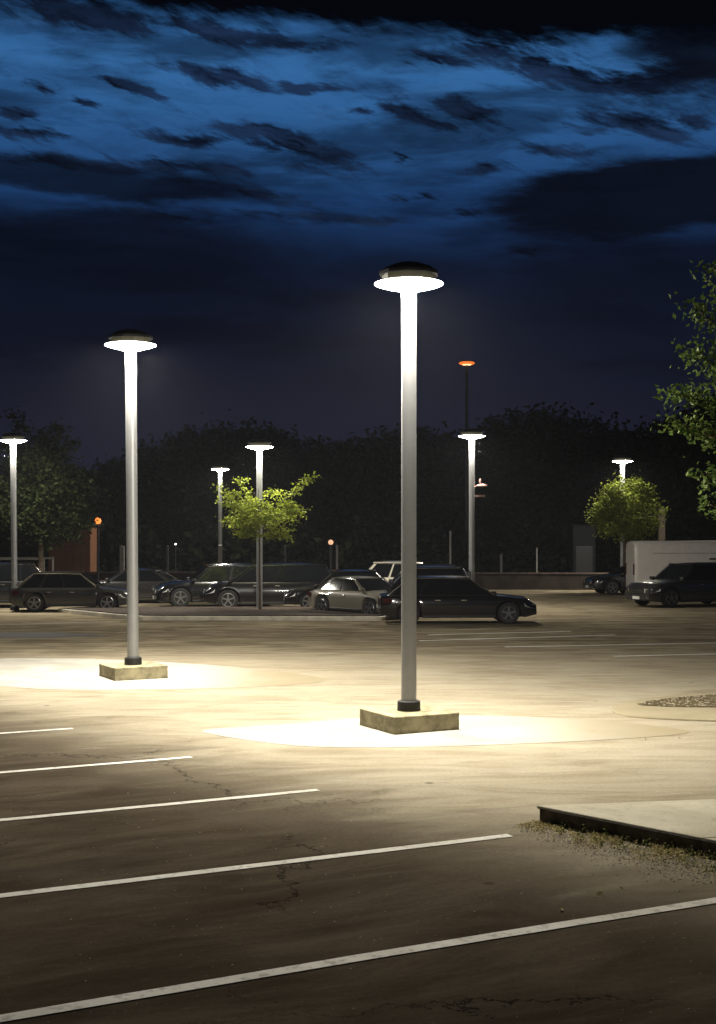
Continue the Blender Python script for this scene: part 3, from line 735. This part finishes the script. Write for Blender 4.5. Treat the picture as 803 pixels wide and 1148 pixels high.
# ------------------------------------------------------------------ cars
def lerp_tab(x, tab):
    for i in range(len(tab)-1):
        if x <= tab[i+1][0]:
            a, c = tab[i], tab[i+1]; t = (x-a[0])/max(1e-6, c[0]-a[0]); t = t*t*(3-2*t)
            return a[1]+(c[1]-a[1])*t
    return tab[-1][1]
def car(name, base, rz, L, W, Hh, kind, paint, label, cat='car', rail=False, group='cars parked behind the median'):
    o = empty(name, base, label, cat, rz, group)
    hl = L/2; hw = W/2; Rw = .33 if kind in ('sedan', 'hatch') else .37
    xf = hl-.88; xr = -hl+(.95 if kind == 'sedan' else .85)
    belt = Hh*.645 if kind in ('sedan',) else Hh*.60
    if kind == 'sedan': A_, B_, C_, D_ = hl*.42, hl*.10, -hl*.42, -hl*.74
    elif kind == 'hatch': A_, B_, C_, D_ = hl*.46, hl*.12, -hl*.62, -hl*.93
    elif kind == 'van': A_, B_, C_, D_ = hl*.62, hl*.25, -hl*.86, -hl*.985
    else: A_, B_, C_, D_ = hl*.44, hl*.14, -hl*.78, -hl*.95
    nose = belt*.74
    top = [(-hl, belt*.90 if kind == 'sedan' else belt*.96), (D_-.02 if D_ > -hl*.9 else -hl*.93, belt), (A_, belt), (A_+.15, belt*.985), (hl-.35, belt*.90), (hl-.08, nose), (hl, nose*.88)]
    # lower body
    xs = set(np.linspace(-hl, hl, 46).round(4))
    for wx in (xf, xr):
        for a in np.linspace(0, math.pi, 13): xs.add(round(wx+math.cos(a)*(Rw+.06), 4))
    xs = sorted(xs); rings = []
    for x in xs:
        e = max(0, (abs(x)-(hl-.75))/.75); wd = hw*(1-.20*e**2.4)
        zt = lerp_tab(x, top); zb = .20+.10*e**2
        za = zb
        for wx in (xf, xr):
            q = (Rw+.06)**2-(x-wx)**2
            if q > 0: za = max(za, Rw+math.sqrt(q))
        za = min(za, zt-.16)
        zm = max(za+.02, min(.55, zt-.13)); zsh = max(zm+.02, zt-.10)
        half = [(0, zb), (wd*.68, zb), (wd*.70, za), (wd*.975, za), (wd, zm), (wd*.985, zsh), (wd*.93, zt-.02), (wd*.86, zt), (wd*.4, zt+.03), (0, zt+.035)]
        rings.append([(x, y, z) for y, z in half]+[(x, -y, z) for y, z in half[-2:0:-1]])
    n = len(rings[0]); vv = [p for q in rings for p in q]; ff = []
    for j in range(len(rings)-1):
        for k in range(n):
            l = (k+1) % n; ff.append((j*n+k, j*n+l, (j+1)*n+l, (j+1)*n+k))
    ff += [tuple(range(n)), tuple((len(rings)-1)*n+k for k in range(n))]
    MB().add(vv, ff).build('body', paint, o, smooth=38)
    # cabin
    wb, wt = hw*.885, hw*.70; zb = belt+.0; zt = Hh-.05
    def cpt(xb, xt, t, s, off=0):    # point on the cabin side, t up
        return Vector((xb+(xt-xb)*t, s*(wb+(wt-wb)*t+off), zb+(zt-zb)*t))
    base4 = [cpt(A_, B_, 0, 1), cpt(D_, C_, 0, 1), cpt(D_, C_, 0, -1), cpt(A_, B_, 0, -1)]
    top4 = [cpt(A_, B_, 1, 1), cpt(D_, C_, 1, 1), cpt(D_, C_, 1, -1), cpt(A_, B_, 1, -1)]
    mid = lambda a, c, k: a.lerp(c, k)
    MB().add([p-Vector((0,0,.05)) for p in base4]+top4, [(3,2,1,0),(4,5,6,7),(0,1,5,4),(1,2,6,5),(2,3,7,6),(3,0,4,7)]).build('cabin', paint, o, bevel=.06, seg=3)
    # roof, slightly domed
    rv, rf = [], []; nx, ny = 9, 7
    for i in range(nx):
        u = i/(nx-1); x = (B_+.06)+((C_-.05)-(B_+.06))*u
        for j in range(ny):
            v = j/(ny-1)*2-1; rv.append((x, v*(wt+.012), zt+.05*(1-abs(v)**2.5)*(1-abs(u*2-1)**3)+.008))
    for i in range(nx-1):
        for j in range(ny-1): rf.append((i*ny+j, (i+1)*ny+j, (i+1)*ny+j+1, i*ny+j+1))
    k0 = len(rv); rv += [(x, y, z-.035) for x, y, z in rv]; rf += [tuple(q+k0 for q in f[::-1]) for f in rf]
    ed = [i*ny for i in range(nx)]+[(nx-1)*ny+j for j in range(1, ny)]+[i*ny+ny-1 for i in range(nx-2, -1, -1)]+[j for j in range(ny-2, 0, -1)]
    for a in range(len(ed)):
        c = ed[(a+1) % len(ed)]; rf.append((ed[a], c, c+k0, ed[a]+k0))
    MB().add(rv, rf).build('roof', paint, o, smooth=40)
    # glazing
    def pane(nm, q, nrm): MB().slab(q, nrm, .012).build(nm, M_glass, o, smooth=0)
    fl = [base4[3], base4[0], top4[0], top4[3]]
    def inset(q, a, c, d, e):   # fractions left,right,bottom,top of quad bl,br,tr,tl
        bl, br, tr, tl = q
        f = lambda u, v: bl.lerp(br, u).lerp(tl.lerp(tr, u), v)
        return [f(a, d), f(c, d), f(c, e), f(a, e)]
    def nr(q):
        return (q[1]-q[0]).cross(q[3]-q[0]).normalized()
    q = inset([base4[0], base4[3], top4[3], top4[0]], .05, .95, .04, .93); nn_ = nr(q); nn_ = nn_ if nn_.x > 0 else -nn_; pane('windshield', q, nn_)
    q = inset([base4[1], base4[2], top4[2], top4[1]], .07, .93, .12, .90); nn_ = nr(q); nn_ = nn_ if nn_.x < 0 else -nn_; pane('rear_window', q, nn_)
    for s, bb, tt in ((1, (base4[0], base4[1]), (top4[0], top4[1])), (-1, (base4[3], base4[2]), (top4[3], top4[2]))):
        full = [bb[0], bb[1], tt[1], tt[0]]
        splits = [(.07,.47),(.50,.90)] if kind in ('sedan',) else [(.07,.40),(.43,.68),(.71,.94)]
        for (a, c) in splits:
            q = inset(full, a, c, .05, .90); nn_ = nr(q); nn_ = nn_ if nn_.y*s > 0 else -nn_; pane('side_window', q, nn_)
        pts_ = [cpt(A_-.03, B_, t_, s, .012) for t_ in (.02, .5, .93)]+[cpt(D_, C_, t_, s, .012) for t_ in (.95, .5, .05)]
        MB().tube(pts_[:3]+[pts_[2].lerp(pts_[3], .5)+Vector((0,0,.012))]+pts_[3:], .013, 6).build('window_trim', M_chrome, o)
        MB().box((A_-.05, s*(hw*.97), belt+.06), (.14,.2,.13)).build('side_mirror', paint, o, bevel=.03)
        for hx in (A_-.95, A_-1.75):
            MB().box((hx, s*(hw*.985+.008), belt-.14), (.17,.025,.03)).build('door_handle', M_chrome, o, bevel=.006)
        if rail:
            MB().tube([(B_-.1, s*wt*.92, zt+.02), (B_-.25, s*wt*.92, zt+.075), (C_+.25, s*wt*.92, zt+.075), (C_+.1, s*wt*.92, zt+.02)], .018, 6).build('roof_rail', M_chrome, o)
        # lights
        MB().add([(hl-.42,s*hw*.955,nose+.02),(hl-.10,s*hw*.82,nose-.04),(hl+.015,s*hw*.52,nose-.05),(hl+.015,s*hw*.50,nose-.17),(hl-.08,s*hw*.845,nose-.18),(hl-.38,s*hw*.99,nose-.11),
                  (hl-.45,s*hw*.6,nose-.05)], [(0,1,4,5),(1,2,3,4),(0,6,2,1),(5,4,3,6),(0,5,6),(2,6,3)]).build('headlight', M_head, o, smooth=0)
        MB().add([(-hl+.34,s*hw*.965,belt-.10),(-hl+.08,s*hw*.86,belt-.08),(-hl-.015,s*hw*.6,belt-.09),(-hl-.015,s*hw*.6,belt-.24),(-hl+.08,s*hw*.87,belt-.25),(-hl+.3,s*hw*.995,belt-.22),
                  (-hl+.3,s*hw*.6,belt-.15)], [(0,1,4,5),(1,2,3,4),(0,6,2,1),(5,4,3,6),(0,5,6),(2,6,3)]).build('taillight', M_tail, o, smooth=0)
        MB().box((hl-.02, s*hw*.55, .36), (.07,.2,.07)).build('fog_light', M_head, o, bevel=.02)
        # wheels
        for wx in (xf, xr):
            c = (wx, s*(hw-.115), Rw)
            ty = MB().lathe([(Rw*.66,-.105),(Rw*.93,-.105),(Rw,-.07),(Rw,.07),(Rw*.93,.105),(Rw*.66,.105)], 28, c, axis='y').build('wheel', M_tyre, o, smooth=35)
            rm = MB().lathe([(Rw*.70,.10),(Rw*.70,.112),(Rw*.62,.112),(Rw*.60,.085)], 28, (c[0], c[1]+(0 if s > 0 else -.197), c[2]), axis='y', cap=False) if False else MB()
            yo = c[1]+s*.108
            for k in range(5):
                a = 6.283*k/5+.3
                Mx = Matrix.Rotation(-a, 3, 'Y')
                rm.box(Vector((c[0], yo, c[2]))+Mx @ Vector((Rw*.34, 0, 0)), (Rw*.62, .02, .055), M=Mx)
            pts = [(c[0]+math.cos(6.283*k/24)*Rw*.64, yo, c[2]+math.sin(6.283*k/24)*Rw*.64) for k in range(25)]
            rm.tube(pts, .016, 6); rm.lathe([(.05,-.02),(.05,.02)], 12, (c[0], yo, c[2]), axis='y')
            rm.build('rim', M_rim, ty, smooth=30)
    # bumpers, grille, plates
    MB().box((hl+.005, 0, nose-.16), (.035, hw*.86, .13)).build('grille', M_plastic, o, bevel=.01)
    g = MB()
    for k in range(3): g.box((hl+.028, 0, nose-.12-k*.04), (.015, hw*.84, .012))
    g.build('grille_bars', M_chrome, o, smooth=0)
    MB().box((hl-.02, 0, .34), (.10, hw*1.30, .14)).build('front_bumper', M_plastic, o, bevel=.03)
    MB().box((-hl+.0, 0, .40), (.12, hw*1.45, .20)).build('rear_bumper', paint if kind == 'sedan' else M_plastic, o, bevel=.04)
    MB().box((hl+.035, 0, .36), (.012, .42, .11)).build('number_plate', M_plate, o, smooth=0)
    MB().box((-hl-.07, 0, .52 if kind != 'sedan' else .58), (.012, .42, .11)).build('number_plate', M_plate, o, smooth=0)
    for s in (1, -1): MB().box(((xf+xr)/2, s*(hw*.985), .245), (xf-xr-2*Rw-.14, .05, .09)).build('sill', M_plastic, o, bevel=.015)
    MB().box((A_-.9, 0, .25), (.35, hw*1.2, .1)).build('underbody', M_plastic, o, smooth=0)
    return o
def paint(name, col, rough=.22, metal=.1): return mat('paint_'+name, col, rough, metal, coat=1)
Pb = paint('black', (.006,.006,.0065)); Pd = paint('dark', (.010,.010,.011)); Pg = paint('grey', (.035,.033,.03)); Pc = paint('champagne', (.22,.20,.155), .35)
Pw = paint('cream', (.62,.58,.48)); Pn = paint('navy', (.015,.017,.025)); Pch = paint('charcoal', (.026,.025,.024))
car('parked_suv', P(-18, 48.5), R(180+12), 4.6, 1.85, 1.68, 'suv', Pd, 'dark SUV cut off by the left edge behind the first lamp pole')
car('parked_hatchback', P(84, 46.2), R(4), 4.25, 1.78, 1.42, 'hatch', Pg, 'grey hatchback seen from the side beneath the large dim tree')
car('parked_sedan', P(150, 52), R(180), 4.5, 1.8, 1.38, 'sedan', Pch, 'low dark sedan with a bright roof line behind the second lamp pole')
car('parked_suv', P(243, 49.2), R(180+14), 4.7, 1.88, 1.62, 'suv', Pb, 'black SUV with sloping windscreen left of the dark minivan')
car('parked_minivan', P(302, 47.6), R(180+5), 4.75, 1.9, 1.69, 'van', Pb, 'long dark minivan parked directly behind the young tree')
car('parked_hatchback', P(382, 46.8), R(180), 4.0, 1.75, 1.47, 'hatch', Pb, 'black hatchback between the minivan and the champagne sedan')
car('parked_sedan', P(408, 43.4), R(-48), 4.2, 1.75, 1.32, 'sedan', Pc, 'champagne coloured sedan left of the nearest lamp pole')
car('parked_suv', P(428, 52.5), R(180), 4.1, 1.85, 1.66, 'suv', Pw, 'cream SUV with a pale roof in the back row behind the champagne sedan')
car('parked_wagon', P(466, 46.3), R(180), 4.2, 1.8, 1.62, 'suv', Pn, 'dark estate car with a bright roof line behind the black wagon', rail=True)
car('dark_wagon', P(511.5, 40.0), R(2), 4.75, 1.85, 1.46, 'hatch', Pb, 'black wagon standing in front of the row right of the nearest lamp pole')
car('parked_sedan', P(712, 59.5), R(180+8), 4.5, 1.8, 1.40, 'sedan', Pb, 'black sedan furthest left of the three vehicles on the right', group='cars parked on the right')
car('parked_suv', P(772, 49.5), R(180+24), 4.8, 1.9, 1.66, 'suv', Pch, 'dark grey SUV in front of the white van at the right edge', group='cars parked on the right')

# white van
v = empty('white_van', P(781, 57.5), 'tall white van with a rounded roof behind the dark grey SUV', 'van', 0)
Lv, Wv, Hv = 5.9, 2.0, ZA(606.5, 57.5)
prof = [(0,.35),(Wv/2*.98,.35),(Wv/2,.6),(Wv/2,1.5),(Wv/2*.97,Hv-.28),(Wv/2*.90,Hv-.10),(Wv/2*.78,Hv),(0,Hv+.02)]
ring = prof+[(-y, z) for y, z in prof[-2:0:-1]]; nn = len(ring); vv = []; ff = []
sts = [(-Lv/2,.95),(-Lv/2+.06,.985),(-Lv/2+.2,1),(Lv/2-1.9,1),(Lv/2-1.6,.995)]
xs = []
for x, s in sts:
    vv += [(x, y*s, .35+(z-.35)*s) for y, z in ring]; xs.append(x)
for x, hgt in ((Lv/2-1.25, 1.25), (Lv/2-.5, 1.1), (Lv/2-.05, .85), (Lv/2, .7)):
    vv += [(x, y*.95, .35+(z-.35)*(hgt-.35)/(Hv-.35)) for y, z in ring]
ns = len(vv)//nn
for j in range(ns-1):
    for k in range(nn): l = (k+1) % nn; ff.append((j*nn+k, j*nn+l, (j+1)*nn+l, (j+1)*nn+k))
ff += [tuple(range(nn)), tuple((ns-1)*nn+k for k in range(nn))]
Pv = mat('van_white', (.75,.70,.64), .4, 0, coat=.4, var=.05)
MB().add(vv, ff).build('body', Pv, v, smooth=35)
for s in (1, -1):
    MB().box((-.4, s*(Wv/2+.005), Hv-.52), (Lv-2.4, .03, .035)).build('side_trim', mat('trim_pale', (.6,.58,.54), .4), v, bevel=.008)
    MB().box((.95, s*(Wv/2+.01), Hv-.78), (1.3, .02, .07)).build('side_stripe', M_plastic, v, smooth=0)
    for xx in (.95, 2.0): MB().box((xx, s*(Wv/2+.003), Hv-1.15), (.85, .03, .5)).build('side_window', M_glass, v, bevel=.01)
    for wx in (-Lv/2+1.0, Lv/2-.95):
        ty = MB().lathe([(.2,-.11),(.35,-.11),(.37,-.07),(.37,.07),(.35,.11),(.2,.11)], 26, (wx, s*(Wv/2-.08), .37), axis='y').build('wheel', M_tyre, v)
        MB().lathe([(.05,-.02),(.22,-.01),(.22,.01),(.05,.02)], 16, (wx, s*(Wv/2+.035), .37), axis='y').build('rim', M_rim, ty)
    MB().box((.95, s*(Wv/2+.003), 1.05), (1.25, .02, 1.55)).build('sliding_door', Pv, v, bevel=.008)
    MB().box((.42, s*(Wv/2+.03), 1.15), (.05, .04, .2)).build('door_handle', M_plastic, v, bevel=.008)
    MB().box((Lv/2-.05, s*.7, .75), (.12,.3,.18)).build('headlight', M_head, v, bevel=.03)
    MB().box((-Lv/2-.01, s*.85, 1.2), (.06,.14,.5)).build('taillight', M_tail, v, bevel=.02)
MB().slab([(Lv/2-1.55,-.85,Hv-.35),(Lv/2-1.55,.85,Hv-.35),(Lv/2-1.2,.85,1.28),(Lv/2-1.2,-.85,1.28)], (1,0,.3), .03).build('windshield', M_glass, v, smooth=0)
MB().box((Lv/2-.02,0,.48), (.14,1.8,.22)).build('bumper', M_plastic, v, bevel=.03)

# ------------------------------------------------------------------ night haze
hz = MB().box((0, 60, 12.5), (260, 200, 27)).build('haze', mat('haze_dummy', (1,1,1)), None, smooth=0)
hm = bpy.data.materials.new('haze'); hm.use_nodes = True; hn = hm.node_tree; hn.nodes.clear()
pv = hn.nodes.new('ShaderNodeVolumePrincipled'); pv.inputs['Color'].default_value = (.85,.88,1,1); pv.inputs['Density'].default_value = .00025
pv.inputs['Anisotropy'].default_value = 0
mo = hn.nodes.new('ShaderNodeOutputMaterial'); hn.links.new(pv.outputs[0], mo.inputs['Volume'])
hz.data.materials.clear(); hz.data.materials.append(hm); tag(hz, 'thin night haze filling the air around the lamps', 'haze', kind='stuff')
